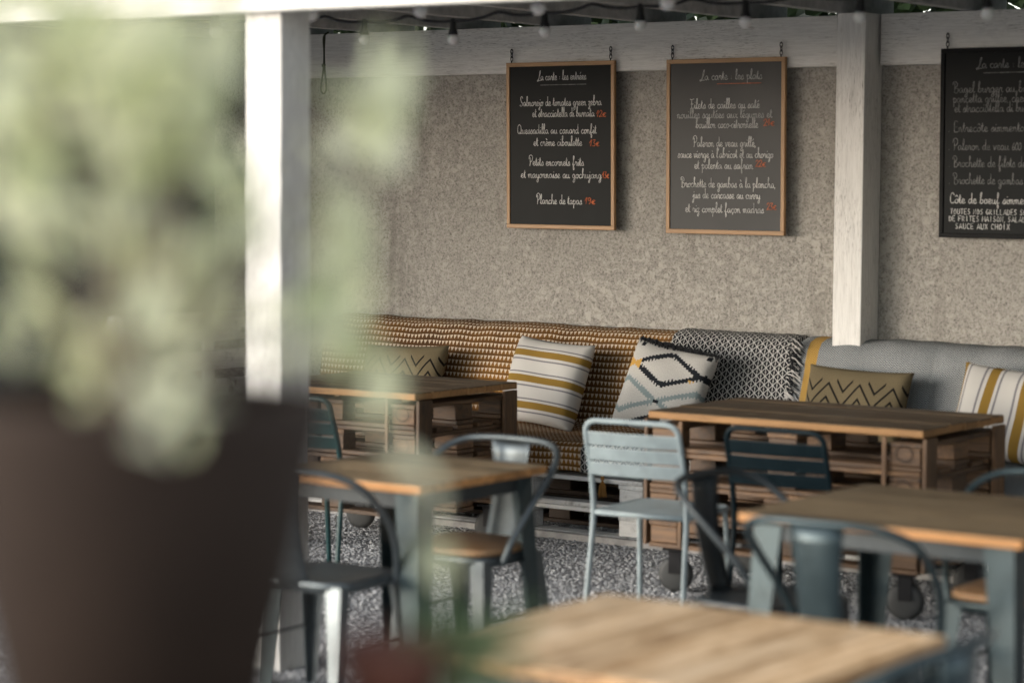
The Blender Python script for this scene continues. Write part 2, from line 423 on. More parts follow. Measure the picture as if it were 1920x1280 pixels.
tag(box('rendered_wall', -10.12, -9.90, 9.05, WALL-.004, 0, 2.56, 'blue_wall', bev=0, along='Y'), 'blue-grey rendered side wall behind the leaves at the far left', 'wall')
def leaves(n, centre_fn, size, mat, name, parent, flat=.5, aspect=.42):
    V = []; Fc = []; tone = []
    for i in range(n):
        c = Vector(centre_fn(i)); s = size*random.uniform(.6, 1.35)
        ax = Vector((random.gauss(0, 1), random.gauss(0, 1), random.gauss(0, flat))).normalized()
        sd = ax.cross(Vector((random.gauss(0, 1), random.gauss(0, 1), random.gauss(0, 1)))).normalized(); nm = ax.cross(sd)
        b = len(V); w = s*aspect
        V += [c-ax*s*.5, c-ax*s*.15+sd*w*.5+nm*s*.05, c+ax*s*.2+sd*w*.42+nm*s*.05, c+ax*s*.5-nm*s*.06, c+ax*s*.2-sd*w*.42+nm*s*.05, c-ax*s*.15-sd*w*.5+nm*s*.05, c+ax*s*.05]
        Fc += [(b, b+1, b+6), (b+1, b+2, b+6), (b+2, b+3, b+6), (b+3, b+4, b+6), (b+4, b+5, b+6), (b+5, b, b+6)]
        tone += [random.random()]*7
    me = mesh(name, V, Fc); at = me.attributes.new('tone', 'FLOAT', 'POINT'); at.data.foreach_set('value', tone)
    o = link(name, me, mat, parent); o['kind'] = 'stuff'; return o
hd = thing('hedge', 'dark leafy hedge rising behind the rendered wall, glimpsed between the rafters', 'hedge', (-7, 12.4, 0))
leaves(24000, lambda i: (random.uniform(-6, 5), max(-1.0, random.gauss(0, .45)), random.uniform(1.7, 4.1)), .13, 'leaf_dark', 'foliage', hd, .8, .6)
for k in range(10): tube('stem', [(-5.5+k*1.15, random.uniform(-.2, .2), 0), (-5.4+k*1.15, 0, 1.5), (-5.5+k*1.15+random.uniform(-.3, .3), .1, 3.2)], [.05, .04, .015], 'bark', hd, 7)

# ------------------------------------------------------------------ pergola
pg = thing('pergola', 'white painted timber pergola with posts, beams and flat roof over the terrace', 'pergola', (0, 0, 0))
XL, XR = -9.30, -1.6
box('beam', XL, -5.645, WALL-.062, WALL-.004, 2.318, 2.568, 'white_paint', pg)
box('beam', -5.455, -1.2, WALL-.062, WALL-.004, 2.318, 2.568, 'white_paint', pg)
box('beam', -12.6, -1.2, 6.395, 6.455, 2.335, 2.565, 'white_paint', pg)
box('post', -5.628, -5.472, WALL-.19, WALL-.004, 0, 2.569, 'white_paint', pg)
box('post', -1.9, -1.75, WALL-.19, WALL-.07, 0, 2.566, 'white_paint', pg)
box('post', -5.772, -5.607, 6.457, 6.615, 0, 2.567, 'white_paint', pg)
box('post', -2.05, -1.93, 6.457, 6.575, 0, 2.567, 'white_paint', pg)
box('post', -12.5, -12.38, 6.457, 6.575, 0, 2.567, 'white_paint', pg)
box('post', -9.45, -9.33, 6.457, 6.575, 0, 2.567, 'white_paint', pg)
k = 0
for xr in [-9.3+.613*i for i in range(-5, 13)]:
    box('rafter', xr-.03, xr+.03, 6.05, WALL+.35, 2.571, 2.731, 'rafter_paint', pg)
for i in range(25):
    y = 5.98 + i*.208
    box('roof_board', -12.7, -1.2, y, y+.200, 2.733, 2.752, 'roof_board', pg, .002)  # left run carried on out of view, added to shade the far wall

# ------------------------------------------------------------------ pallets
def pallet(parent, x0, y0, z0, L, D, mat, top=None, along='X', hgt=.144, skip_deck=False, inner=None):
    """one euro pallet as parts of `parent` (world coordinates; L runs along X or Y)"""
    top = top or mat; s = hgt/.144; inner = inner or mat
    dk, bs = .022*s, .022*s; zb = z0+bs; zk = z0+hgt-2*dk; zs = z0+hgt-dk
    def b(nm, a0, a1, c0, c1, zz0, zz1, mm):
        j = random.uniform(-.003, .003)
        if along == 'X': box(nm, x0+a0+j, x0+a1+j, y0+c0, y0+c1, zz0, zz1, mm, parent, .003)
        else: box(nm, x0+c0, x0+c1, y0+a0+j, y0+a1+j, zz0, zz1, mm, parent, .003)
    for c0, c1 in ((0, .10), (D/2-.07, D/2+.07), (D-.10, D)):
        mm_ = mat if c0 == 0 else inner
        b('base_board', 0, L, c0+.002, c1-.002, z0, zb-.001, mm_)
        for a0 in (.0, L/2-.07, L-.14):
            b('block', a0+.004, a0+.136, c0+.004, c1-.004, zb+.001, zk-.001, mm_)
    for a0 in (0, L/2-.07, L-.14): b('stringer', a0, a0+.14, 0, D, zk, zs-.001, mat)
    if not skip_deck:
        n = 5; w = (D-.04*(n-1))/n
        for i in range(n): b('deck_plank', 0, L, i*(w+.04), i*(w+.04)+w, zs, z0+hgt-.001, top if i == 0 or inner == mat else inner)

def pallet_table(label, x0, y0, L, D, ztop):
    t = thing('pallet_table', label, 'table', (0, 0, 0), 0, 'stacked pallet tables on castors')
    z = ztop-.034-.55; hh = .55/4
    for k in range(4): pallet(t, x0+random.uniform(0, .012), y0+.012+random.uniform(0, .01), z+k*hh, L-.02, D-.03, 'pallet_wood', hgt=hh-.001, skip_deck=(k == 3))
    n = 6; w = (D-.006*(n-1))/n                                    # close-laid top boards
    for i in range(n): box('top_board', x0+random.uniform(-.004, .004), x0+L+random.uniform(-.004, .004), y0+i*(w+.006), y0+i*(w+.006)+w, ztop-.033, ztop+random.uniform(-.002, .001), 'pallet_top' , t, .004)
    zb, zt = z+.01, ztop-.036
    for bx in (x0+.155, x0+L-.175): box('upright_batten', bx, bx+.02, y0-.004, y0+.008, zb, zt, 'pallet_wood', t)
    for by in (y0+.01, y0+D-.12): box('upright_board', x0+L-.004, x0+L+.016, by, by+.10, zb, zt, 'pallet_wood', t)
    for by in (y0+.01, y0+D-.12): box('upright_board', x0-.024, x0-.006, by, by+.10, zb, zt, 'pallet_wood', t)
    for zz in (z+2*hh+.066, z+1*hh+.066, z+3*hh+.07):                # burnt round stamps on the right-hand blocks
        V = []; n_ = 28
        for q in range(n_):
            a = 2*math.pi*q/n_
            for rr in (.030, .0335): V.append((x0+L-.085+rr*1.15*math.cos(a), y0+.0135, zz+rr*math.sin(a)))
        link('stamp_mark', mesh('stamp', V, [(2*q, 2*q+1, (2*q+3) % (2*n_), (2*q+2) % (2*n_)) for q in range(n_)]), 'black_frame', t)
    for cx in (x0+.10, x0+L-.10):
        for cy in (y0+.08, y0+D-.08):
            c = link('castor', box_me(.10, .10, .012, 'black_iron'), None, t, (cx, cy, z-.0075), (0, 0, .3))
            for s in (-1, 1): link('fork', box_me(.055, .005, .10, 'black_iron'), None, c, (.0, s*.026, -.055))
            lathe('wheel', [(.0, -.018), (.055, -.02), (.074, -.014), (.078, 0), (.074, .014), (.055, .02), (.0, .018)], 'wheel_grey', c, 24, (0, 0, -(z-.0075)+.0785), (math.pi/2, 0, 0))
    return t
pallet_table('brown pallet table on castors in front of the khaki zigzag pillow', -5.47, 8.665, 1.28, .78, .78)
pallet_table('brown pallet table on castors behind the left pine table', -7.70, 8.64, 1.00, .80, .78)

# ------------------------------------------------------------------ benches of white pallets
bench = thing('pallet_bench', 'long white pallet bench against the rendered wall', 'bench', (0, 0, 0))
for x in (-8.84, -7.62, -6.17, -4.95):
    L = 1.20 if x != -7.62 else 1.42
    for k in range(2): pallet(bench, x+.004, 9.775, .004+k*.150, L, .80, 'pallet_paint', hgt=.149, inner='pallet_inner_shade')
side = thing('pallet_bench', 'white slatted pallet bench end with sloping legs, left behind the leaves', 'bench', (0, 0, 0))
for k in range(2): pallet(side, -9.72, 9.46, .004+k*.150, 1.28, .80, 'pallet_paint', along='Y', hgt=.149)
for z0, z1 in ((.50, .60), (.655, .765), (.82, .985)): box('back_plank', -9.36, -9.335, 9.44, 10.70, z0, z1, 'pallet_paint', side)
for yy in (9.75, 10.12, 10.5): box('back_batten', -9.385, -9.362, yy, yy+.09, .305, .97, 'pallet_paint', side)
for s, (xa, xb) in enumerate(((-9.33, -9.20), (-9.37, -9.52))):
    loft('brace', [[(xb-.03, 9.40, .305), (xb+.03, 9.40, .305), (xb+.03, 9.435, .305), (xb-.03, 9.435, .305)],
                   [(xa-.03, 9.40, .99), (xa+.03, 9.40, .99), (xa+.03, 9.435, .99), (xa-.03, 9.435, .99)]], 'pallet_paint', side)

# ------------------------------------------------------------------ throws: one cloth each over the bench's pads
def throw(name, label, x0, x1, mat, ztop=.97, front=True, u0=0., seed=0):
    """a cloth solid: back face, top roll, seat and front drop, with soft dents"""
    rs = np.random.RandomState(seed)
    zs = .465
    prof = [(WALL-.012, zs+.01), (WALL-.012, ztop-.03), (WALL-.03, ztop-.004), (WALL-.07, ztop+.004), (WALL-.13, ztop-.002), (WALL-.185, ztop-.02), (WALL-.215, ztop-.06)]
    n = 14
    for i in range(1, n+1):
        s = i/n; prof.append((WALL-.215-.10*s - .02*math.sin(s*math.pi), ztop-.06 - (ztop-.06-zs-.02)*s))
    y1 = prof[-1][0]; yf = 9.77 if front else 10.0
    for i in range(1, 9): prof.append((y1-.03-(y1-.03-yf-.03)*i/8, zs+.004*math.sin(i)))
    if front: prof += [(yf, zs-.006), (yf-.018, zs-.03), (yf-.020, zs-.08), (yf-.018, .335), (yf-.012, .326), (yf+.05, .322)]
    else: prof += [(yf, zs-.012), (yf, zs-.05)]
    prof += [(WALL-.25, .325 if front else zs-.05)]
    nx = max(8, int((x1-x0)/.03)); xsv = np.linspace(x0, x1, nx+1)
    ph = rs.uniform(0, 6.28, 8)
    L = [0.]
    for a, b in zip(prof[:-1], prof[1:]): L.append(L[-1]+math.hypot(a[0]-b[0], a[1]-b[1]))
    V = []; UV = []
    for i, x in enumerate(xsv):
        for j, (y, z) in enumerate(prof):
            w = .5*math.sin(x*5.1+ph[0]) + .3*math.sin(x*11.3+ph[1]+z*6) + .2*math.sin(x*23+ph[2]+y*9)
            dy = dz = 0
            if 2 <= j <= 20: dy = -.010*w*(1 if j > 4 else .4) - (.007*math.sin(7*x+16*z+ph[5]+2*math.sin(3*x+ph[6])) if j > 8 else 0); dz = (.006*w + .002*math.sin(x*31+ph[3])) if j < 8 else 0
            if 6 <= j <= 20:
                for xc in np.arange(x0+.74, x1-.3, .78): dy += .016*math.exp(-((x-xc-.01*math.sin(9*z))/.035)**2)     # seams between the pads
            if 20 < j <= 29: dz = .006*w
            if front and j > 30: dz = .004*math.sin(x*17+ph[4]); dy = .004*w
            V.append((x, y+dy, z+dz)); UV.append((x-x0+u0, L[j]))
    m_ = len(prof); Fc = []
    for i in range(nx):
        for j in range(m_-1): Fc.append((i*m_+j, i*m_+j+1, (i+1)*m_+j+1, (i+1)*m_+j))
        Fc.append((i*m_+m_-1, i*m_, (i+1)*m_, (i+1)*m_+m_-1))
    Fc.append(tuple(range(m_))[::-1]); Fc.append(tuple(nx*m_+j for j in range(m_)))
    me = mesh(name, V, Fc, True); uv = me.uv_layers.new(name='UVMap')
    idx = np.empty(len(me.loops), np.int32); me.loops.foreach_get('vertex_index', idx)
    uv.data.foreach_set('uv', np.array(UV, np.float32)[idx].reshape(-1))
    return tag(link(name, me, mat), label, 'blanket', 'throws over the bench')
throw('throw_blanket', 'mustard throw woven with rows of cream triangles over bench back and seat', -8.83, -6.545, 'throw_mustard', .968, seed=1)
tb = throw('throw_blanket', 'black throw with white diamond lattice and fringed edge over the bench', -6.540, -5.83, 'throw_lattice', .975, seed=2)
V = []; Fc = []
for i in range(150):                                               # loose fringe along its right edge
    z = random.uniform(.50, .975); y = WALL-.225-.10*(.91-min(z, .91))/.44 - random.uniform(0, .02)
    p0 = Vector((-5.835, y, z)); d1 = Vector((random.uniform(.03, .085), random.uniform(-.02, .004), random.uniform(-.05, .012)))
    a, b_ = tube_data(crom([p0, p0+d1*.5+Vector((0, -.008, random.uniform(-.01, .012))), p0+d1+Vector((0, 0, -.02))], 3), .0028, 4)
    o_ = len(V); V += a; Fc += [tuple(q+o_ for q in f) for f in b_]
    if i == 89:
        fr = link('fringe', mesh('fringe', V, Fc), 'cotton_black', tb); fr['kind'] = 'stuff'; V = []; Fc = []
fr = link('fringe', mesh('fringe', V, Fc), 'cotton_white', tb); fr['kind'] = 'stuff'
throw('throw_blanket', 'grey herringbone throw with one yellow stripe over the bench, right end', -5.80, -3.76, 'throw_grey', .972, seed=3)
# brown tassel on the mustard throw's lower corner
ts = tag(link('tassel', None, loc=(-6.40, 9.735, .322)), 'small brown yarn tassel hanging from the mustard throw corner', 'tassel')
lathe('knot', [(0, 0), (.008, -.002), (.011, -.012), (.008, -.022), (0, -.024)], 'cotton_gold', ts, 10)
V = []; Fc = []
for i in range(26):
    a = random.uniform(0, 6.28); r1 = random.uniform(.006, .02)
    q, f_ = tube_data([(0, 0, -.02), (.7*r1*math.cos(a), .7*r1*math.sin(a), -.05), (r1*math.cos(a), r1*math.sin(a), -.095-random.uniform(0, .012))], .0028, 4)
    o_ = len(V); V += q; Fc += [tuple(k_+o_ for k_ in g_) for g_ in f_]
sk = link('skirt', mesh('skirt', V, Fc), 'cotton_gold', ts); sk['kind'] = 'stuff'

# ------------------------------------------------------------------ pillows
def pillow(label, loc, w, h, th, mat, tilt=18, spin=0, yaw=0, seed=0, fringe=False):
    n = 36; V = []; UV = []; Fc = []
    rs = np.random.RandomState(seed); ph = rs.uniform(0, 6.28, 6)
    for sgn in (1, -1):
        for j in range(n+1):
            for i in range(n+1):
                u, v = i/n*2-1, j/n*2-1
                pin = 1 - .07*(1-abs(u)**2)*abs(v)**6 - .0*u                    # sides pulled in between the corners
                pin2 = 1 - .07*(1-abs(v)**2)*abs(u)**6
                x = u*w/2*pin2; z = v*h/2*pin
                e = max(0, (1-u**4))*max(0, (1-v**4))
                y = -sgn*th/2*(e**.48)*(1+.07*math.sin(3*u+ph[0])*math.cos(2.3*v+ph[1])) + .006*math.sin(5*u+4*v+ph[2])*e
                y -= .012*math.exp(-((u*.8+.2)**2+(v-.9)**2)/.12)*sgn*-1
                V.append((x, y, z)); UV.append(((u+1)/2, (v+1)/2))
    N = (n+1)*(n+1)
    for s in (0, 1):
        for j in range(n):
            for i in range(n):
                a = s*N+j*(n+1)+i; q = (a, a+1, a+n+2, a+n+1); Fc.append(q if s == 0 else q[::-1])
    bm = bmesh.new(); me = mesh('pillow', V, Fc, True)
    uv = me.uv_layers.new(name='UVMap'); idx = np.empty(len(me.loops), np.int32); me.loops.foreach_get('vertex_index', idx)
    uv.data.foreach_set('uv', np.array(UV, np.float32)[idx].reshape(-1))
    bm.from_mesh(me); bmesh.ops.remove_doubles(bm, verts=bm.verts[:], dist=1e-5); bm.to_mesh(me); bm.free()
    root = thing('pillow', label, 'pillow', loc, 0, 'pillows along the bench')
    rot = (Matrix.Rotation(R(yaw), 3, 'Z') @ Matrix.Rotation(R(-tilt), 3, 'X') @ Matrix.Rotation(R(spin), 3, 'Y')).to_euler()
    c = link('cover', me, mat, root, (0, 0, 0), rot)
    if fringe:
        Vf = []; Ff = []
        for k in range(64):
            x = -w/2+.01+(w-.02)*k/63
            q, f_ = tube_data([(x, -.004, h/2*.93), (x+.012, -.014, h/2*.99+.012*random.random()), (x+.03+random.uniform(-.01, .01), -.022-random.uniform(0, .012), h/2+random.uniform(-.035, -.005))], .0042, 4)
            o_ = len(Vf); Vf += q; Ff += [tuple(k_+o_ for k_ in g_) for g_ in f_]
        fo = link('fringe', mesh('fringe', Vf, Ff), 'cotton_black', root, (0, 0, 0), rot); fo['kind'] = 'stuff'
    return root
ZS = .468
pillow('mustard, white and grey horizontally striped square pillow on the mustard throw', (-7.15, 10.33, ZS+.222), .53, .47, .17, 'pillow_stripe', 20, 3, -8, 1)
pillow('cream kilim pillow with black, teal and yellow diamonds and a black fringe', (-6.41, 10.31, ZS+.225), .50, .47, .15, 'pillow_kilim', 20, 9, 0, 2, True)
pillow('khaki pillow with black zigzag lines leaning on the grey throw', (-5.355, 10.33, ZS+.195), .56, .41, .14, 'pillow_khaki', 18, 1.5, 0, 3)
pillow('khaki pillow with black zigzag lines leaning on the mustard throw', (-8.10, 10.33, ZS+.185), .56, .40, .14, 'pillow_khaki', 18, -2, 0, 4)
pillow('mustard and white pillow with upright stripes at the right edge', (-4.52, 10.31, ZS+.215), .62, .46, .16, 'pillow_stripe_upright', 22, 4, 0, 5)

# ------------------------------------------------------------------ menu boards, with the handwriting as chalk strokes
G = {}
def gl(ch, adv, *st): G[ch] = (adv, st)
gl('a', .88, [(.65,.85),(.35,1),(.08,.6),(.2,.06),(.45,.12),(.66,.75),(.66,.3),(.75,.03),(.9,.15)])
gl('b', .76, [(0,.1),(.25,1.3),(.36,2),(.25,2.2),(.15,1.7),(.14,.3),(.3,.02),(.55,.2),(.6,.7),(.4,.95),(.2,.7)])
gl('c', .70, [(.6,.8),(.4,1),(.1,.65),(.15,.15),(.4,0),(.68,.2)])
gl('d', .88, [(.62,.85),(.35,1),(.08,.6),(.2,.06),(.45,.12),(.65,.8),(.68,2.1),(.67,.3),(.76,.03),(.9,.15)])
gl('e', .70, [(0,.25),(.5,.6),(.48,.95),(.25,1),(.1,.5),(.25,.03),(.5,.05),(.72,.25)])
gl('f', .62, [(0,.2),(.35,1.4),(.42,2),(.28,2.15),(.22,1.5),(.22,-.8),(.35,-1.05),(.42,-.6),(.25,0),(.62,.25)])
gl('g', .82, [(.62,.85),(.35,1),(.08,.6),(.2,.08),(.45,.12),(.65,.85),(.62,-.6),(.4,-1.1),(.2,-.8),(.5,-.2),(.85,.2)])
gl('h', .82, [(0,.1),(.25,1.4),(.32,2.05),(.2,2.15),(.15,1.6),(.15,0)], [(.15,.55),(.38,1),(.55,.8),(.55,.2),(.68,0),(.82,.15)])
gl('i', .46, [(0,.2),(.2,.95),(.2,.2),(.32,0),(.48,.18)], [(.22,1.35),(.27,1.5)])
gl('j', .46, [(0,.2),(.25,.95),(.22,-.7),(.02,-1.1),(-.08,-.8),(.46,.1)], [(.27,1.35),(.32,1.5)])
gl('l', .45, [(0,.15),(.3,1.3),(.35,2),(.22,2.15),(.14,1.6),(.14,.3),(.28,0),(.46,.18)])
gl('m', 1.02, [(0,.6),(.12,.98),(.15,0)], [(.15,.6),(.33,1),(.43,.7),(.43,0)], [(.43,.6),(.62,1),(.74,.7),(.74,.15),(.88,0),(1.02,.15)])
gl('n', .78, [(0,.6),(.12,.98),(.15,0)], [(.15,.6),(.36,1),(.5,.7),(.5,.15),(.63,0),(.78,.15)])
gl('o', .76, [(.4,1),(.1,.7),(.12,.2),(.35,0),(.6,.3),(.55,.85),(.36,1),(.5,.85),(.78,.9)])
gl('p', .76, [(0,.6),(.15,1.05),(.15,-1.05)], [(.15,.7),(.4,1),(.62,.65),(.5,.1),(.2,.08)])
gl('r', .66, [(0,.3),(.2,1.05),(.28,.9),(.48,.9),(.43,.25),(.55,0),(.7,.18)])
gl('s', .64, [(0,.15),(.35,1.05),(.5,.55),(.42,.08),(.2,0),(.05,.14)], [(.42,.08),(.66,.15)])
gl('t', .50, [(0,.2),(.25,1.8),(.22,.3),(.35,0),(.52,.18)], [(.02,1.25),(.48,1.3)])
gl('u', .80, [(0,.7),(.1,.98),(.1,.3),(.25,0),(.48,.25),(.56,.95),(.56,.25),(.68,0),(.82,.15)])
gl('v', .70, [(0,.9),(.1,.95),(.28,0),(.55,.95),(.72,.9)])
gl('x', .64, [(0,.95),(.15,.9),(.5,.02),(.65,.1)], [(.55,.95),(.02,0)])
gl('y', .76, [(0,.7),(.1,.98),(.1,.35),(.28,.05),(.5,.3),(.56,.95),(.54,-.6),(.35,-1.1),(.18,-.8),(.45,-.2),(.76,.15)])
gl('z', .60, [(0,.85),(.2,.98),(.5,.9),(.1,.1),(.4,0),(.42,-.6),(.2,-1),(.1,-.7),(.6,.15)])
def acc(new, base, *st): G[new] = (G[base][0], G[base][1]+st)
acc('é', 'e', [(.22,1.35),(.48,1.7)]); acc('è', 'e', [(.12,1.7),(.38,1.35)]); acc('à', 'a', [(.2,1.7),(.48,1.35)])
acc('ç', 'c', [(.38,0),(.46,-.25),(.28,-.45)]); acc('ô', 'o', [(.12,1.35),(.35,1.65),(.58,1.35)])
gl('0', .6, [(.3,1.5),(.05,.9),(.1,.15),(.35,0),(.55,.7),(.45,1.4),(.3,1.5)]); gl('1', .5, [(.0,.7),(.35,1.5),(.2,0)])
gl('2', .62, [(.05,1.1),(.3,1.5),(.52,1.1),(.05,.02),(.3,.1),(.6,.02)]); gl('3', .6, [(.05,1.4),(.5,1.45),(.25,.85),(.5,.5),(.35,.02),(.02,.1)])
gl('6', .6, [(.45,1.5),(.1,.7),(.15,.05),(.45,.1),(.45,.6),(.12,.55)]); gl('9', .6, [(.5,1.2),(.25,1.5),(.06,1.1),(.3,.8),(.5,1.3),(.42,.4),(.2,0)])
gl('€', .72, [(.62,.85),(.4,.98),(.15,.7),(.15,.2),(.4,0),(.62,.15)], [(0,.6),(.45,.6)], [(0,.4),(.42,.4)])
gl(':', .5, [(.18,.2),(.24,.28)], [(.2,.75),(.26,.83)]); gl('.', .4, [(.1,.02),(.18,.08)]); gl(',', .35, [(.15,.12),(.05,-.3)])
gl('-', .55, [(.05,.5),(.45,.52)]); gl("'", .3, [(.12,2),(.08,1.6)]); gl(' ', .55)
CUR = dict(L=(1.0, ([(.1,.1),(.0,-.15),(.2,-.25),(.45,.5),(.75,1.9),(.95,2.1),(.85,1.5),(.5,.4),(.2,-.1),(.55,-.1),(1.05,0)],)),
 S=(.95, ([(.85,1.75),(.6,2.15),(.3,1.9),(.35,1.3),(.75,.7),(.7,.15),(.35,-.05),(.05,.15),(.3,.3)],)),
 Q=(1.15, ([(.6,2.1),(.15,1.7),(.1,.5),(.45,0),(.9,.5),(.9,1.6),(.55,2.1)], [(.5,.5),(.8,.05),(1.15,.15)])),
 P=(.9, ([(.25,1.9),(.25,.6),(.15,-.15)], [(-.05,1.5),(.05,2.1),(.5,2.35),(.85,1.9),(.7,1.2),(.3,1.0)])),
 F=(.85, ([(.3,1.95),(.3,.6),(.25,-.2)], [(-.1,2.05),(.3,1.95),(.9,2.1)], [(.1,1.1),(.7,1.1)])),
 B=(1.0, ([(.25,1.9),(.22,.0)], [(-.05,1.6),(.05,2.15),(.6,2.05),(.7,1.5),(.3,1.1),(.8,.9),(.85,.2),(.45,-.1),(.1,.1)])),
 E=(.85, ([(.75,2.0),(.2,2.0),(.2,0),(.8,.02)], [(.2,1.05),(.65,1.05)])),
 C=(.9, ([(.8,1.7),(.55,2.1),(.15,1.6),(.12,.5),(.45,0),(.85,.3)],)))
BLK = dict(A=[[(0,0),(.35,1.5),(.7,0)],[(.12,.5),(.58,.5)]], C=[[(.62,1.3),(.3,1.5),(.05,.9),(.15,.1),(.6,.1)]], D=[[(.05,0),(.05,1.5),(.5,1.2),(.6,.6),(.4,.05),(.05,0)]],
 E=[[(.6,1.5),(.05,1.5),(.05,0),(.6,0)],[(.05,.8),(.5,.8)]], F=[[(.6,1.5),(.05,1.5),(.05,0)],[(.05,.8),(.5,.8)]], G=[[(.6,1.3),(.3,1.5),(.05,.8),(.25,.02),(.6,.2),(.6,.7),(.35,.7)]],
 H=[[(.05,1.5),(.05,0)],[(.6,1.5),(.6,0)],[(.05,.75),(.6,.75)]], I=[[(.3,1.5),(.3,0)]], L=[[(.05,1.5),(.05,0),(.55,0)]], M=[[(0,0),(.08,1.5),(.35,.6),(.62,1.5),(.7,0)]],
 N=[[(.05,0),(.05,1.5),(.6,0),(.6,1.5)]], O=[[(.33,1.5),(.04,.9),(.15,.1),(.5,.1),(.62,.9),(.33,1.5)]], R=[[(.05,0),(.05,1.5),(.5,1.3),(.45,.85),(.05,.75),(.6,0)]],
 S=[[(.58,1.35),(.25,1.5),(.1,1.1),(.55,.5),(.35,.0),(.03,.2)]], T=[[(0,1.5),(.65,1.5)],[(.33,1.5),(.33,0)]], U=[[(.05,1.5),(.06,.2),(.33,0),(.58,.2),(.6,1.5)]], X=[[(.05,1.5),(.6,0)],[(.6,1.5),(.05,0)]])
def text_me(s, x0, x1, base, xh, block=False, wid=.0042):
    """chalk strokes as flat ribbons in the board's own x-z plane, fitted between x0 and x1"""
    pen = 0; strokes = []
    for ch in s:
        if ch in BLK and block: adv, st, sm = .85, BLK[ch], False
        elif ch in CUR: adv, st, sm = *CUR[ch], True
        else: adv, st, sm = *G[ch], True
        for k in st:
            P = [Vector((pen+a, b, 0)) for a, b in k]
            strokes.append(crom(P, 5) if sm and len(P) > 2 else P)
        pen += adv
    sc = (x1-x0)/pen; V = []; Fc = []
    for P in strokes:
        Q = [Vector((x0+p.x*sc + random.gauss(0, .0004), 0, base+(p.y if p.y < 1 else 1+(p.y-1)*1.3)*xh + random.gauss(0, .0004))) for p in P]
        o_ = len(V)
        for i, p in enumerate(Q):
            tg = (Q[min(i+1, len(Q)-1)]-Q[max(i-1, 0)])
            tg = tg.normalized() if tg.length > 1e-6 else Vector((1, 0, 0)); nn = Vector((-tg.z, 0, tg.x))*wid/2*random.uniform(.75, 1.2)
            V += [p+nn, p-nn]
            if i: Fc.append((o_+2*i-2, o_+2*i-1, o_+2*i+1, o_+2*i))
    return mesh('chalk', V, Fc)
def board(label, x0, z0, w, h, fmat, lines, px, tilt=0., fw=.022, slate='slate_sheen'):
    """px = (x origin, y origin, scale) of the enlarged view the line boxes were read in"""
    t = thing('menu_board', label, 'chalkboard', (x0+w/2, WALL-.082, z0+h), 0, 'hanging menu boards')
    t.rotation_euler = (R(tilt), 0, 0)
    def bx(nm, a0, a1, c0, c1, y0, y1, mt): return box(nm, a0, a1, y0, y1, c0, c1, mt, t, .002)
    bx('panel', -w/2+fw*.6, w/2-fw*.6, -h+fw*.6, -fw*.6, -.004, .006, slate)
    bx('frame_rail', -w/2, w/2, -fw, 0, -.011, .011, fmat); bx('frame_rail', -w/2, w/2, -h, -h+fw, -.011, .011, fmat)
    bx('frame_rail', -w/2, -w/2+fw, -h+fw+.0005, -fw-.0005, -.0105, .0105, fmat); bx('frame_rail', w/2-fw, w/2, -h+fw+.0005, -fw-.0005, -.0105, .0105, fmat)
    for s in (-1, 1):
        hx = s*(w/2-.03)
        tube('screw_eye', [(hx, 0, -.004), (hx, 0, .012)], .0035, 'black_iron', t, 8)
        for q in range(3):
            ov = [((.0075*math.cos(a) if q % 2 == 0 else .0), (0 if q % 2 == 0 else .0075*math.cos(a)), .014*math.sin(a)) for a in [2*math.pi*k/14 for k in range(14)]]
            tube('chain_link', ov, .0024, 'black_iron', t, 6, True, (hx, .002, .022+q*.019))
        tube('hook', [(hx, .012, .066), (hx, .002, .074), (hx, -.005, .068)], .003, 'black_iron', t, 6)
    ox, oy, k = px
    for ln in lines:
        s, xa, xb, yb = ln[:4]; mt = ln[4] if len(ln) > 4 else 'chalk_white'
        a = onY(ox+xa/k, oy+yb/k, WALL-.09); b = onY(ox+xb/k, oy+yb/k, WALL-.09)
        lx0, lx1, lz = a.x-(x0+w/2), b.x-(x0+w/2), (a.z+b.z)/2-(z0+h)
        if s == '_':
            me = mesh('rule', [(lx0, 0, lz-.002), (lx1, 0, lz-.0015), (lx1, 0, lz+.0025), (lx0, 0, lz+.001)], [(0, 1, 2, 3)])
            link('chalk_rule', me, mt, t, (0, -.0058, 0))
        else:
            blk = len(ln) > 5
            link('chalk_line', text_me(s, lx0, lx1, lz, .0205 if not blk else .0155, blk, ln[6] if len(ln) > 6 else .0038), mt, t, (0, -.0056, 0))
    return t
O = 'chalk_orange'; Ft = 'chalk_faint'
board('light wood framed menu board of starters, leftmost on the wall', -7.69, 1.482, .70, .892, 'frame_wood', [
 ('La carte : les entrées', 320, 595, 270), ('_', 335, 595, 297, Ft), ('Salmorejo de tomates green zebra', 220, 680, 415), ('et stracciatella di burrata', 290, 640, 477), ('12€', 650, 707, 477, O),
 ('Quessadilla au canard confit', 205, 650, 572), ('et crème ciboulette', 295, 568, 640), ('13€', 610, 668, 642, O), ('Petits encornets frits', 270, 577, 752),
 ('et mayonnaise au gochujang', 222, 676, 822), ('13€', 680, 720, 822, O), ('Planche de tapas', 310, 565, 968), ('19€', 580, 642, 968, O)], (900, 60, 3), 1.0, slate='slate')
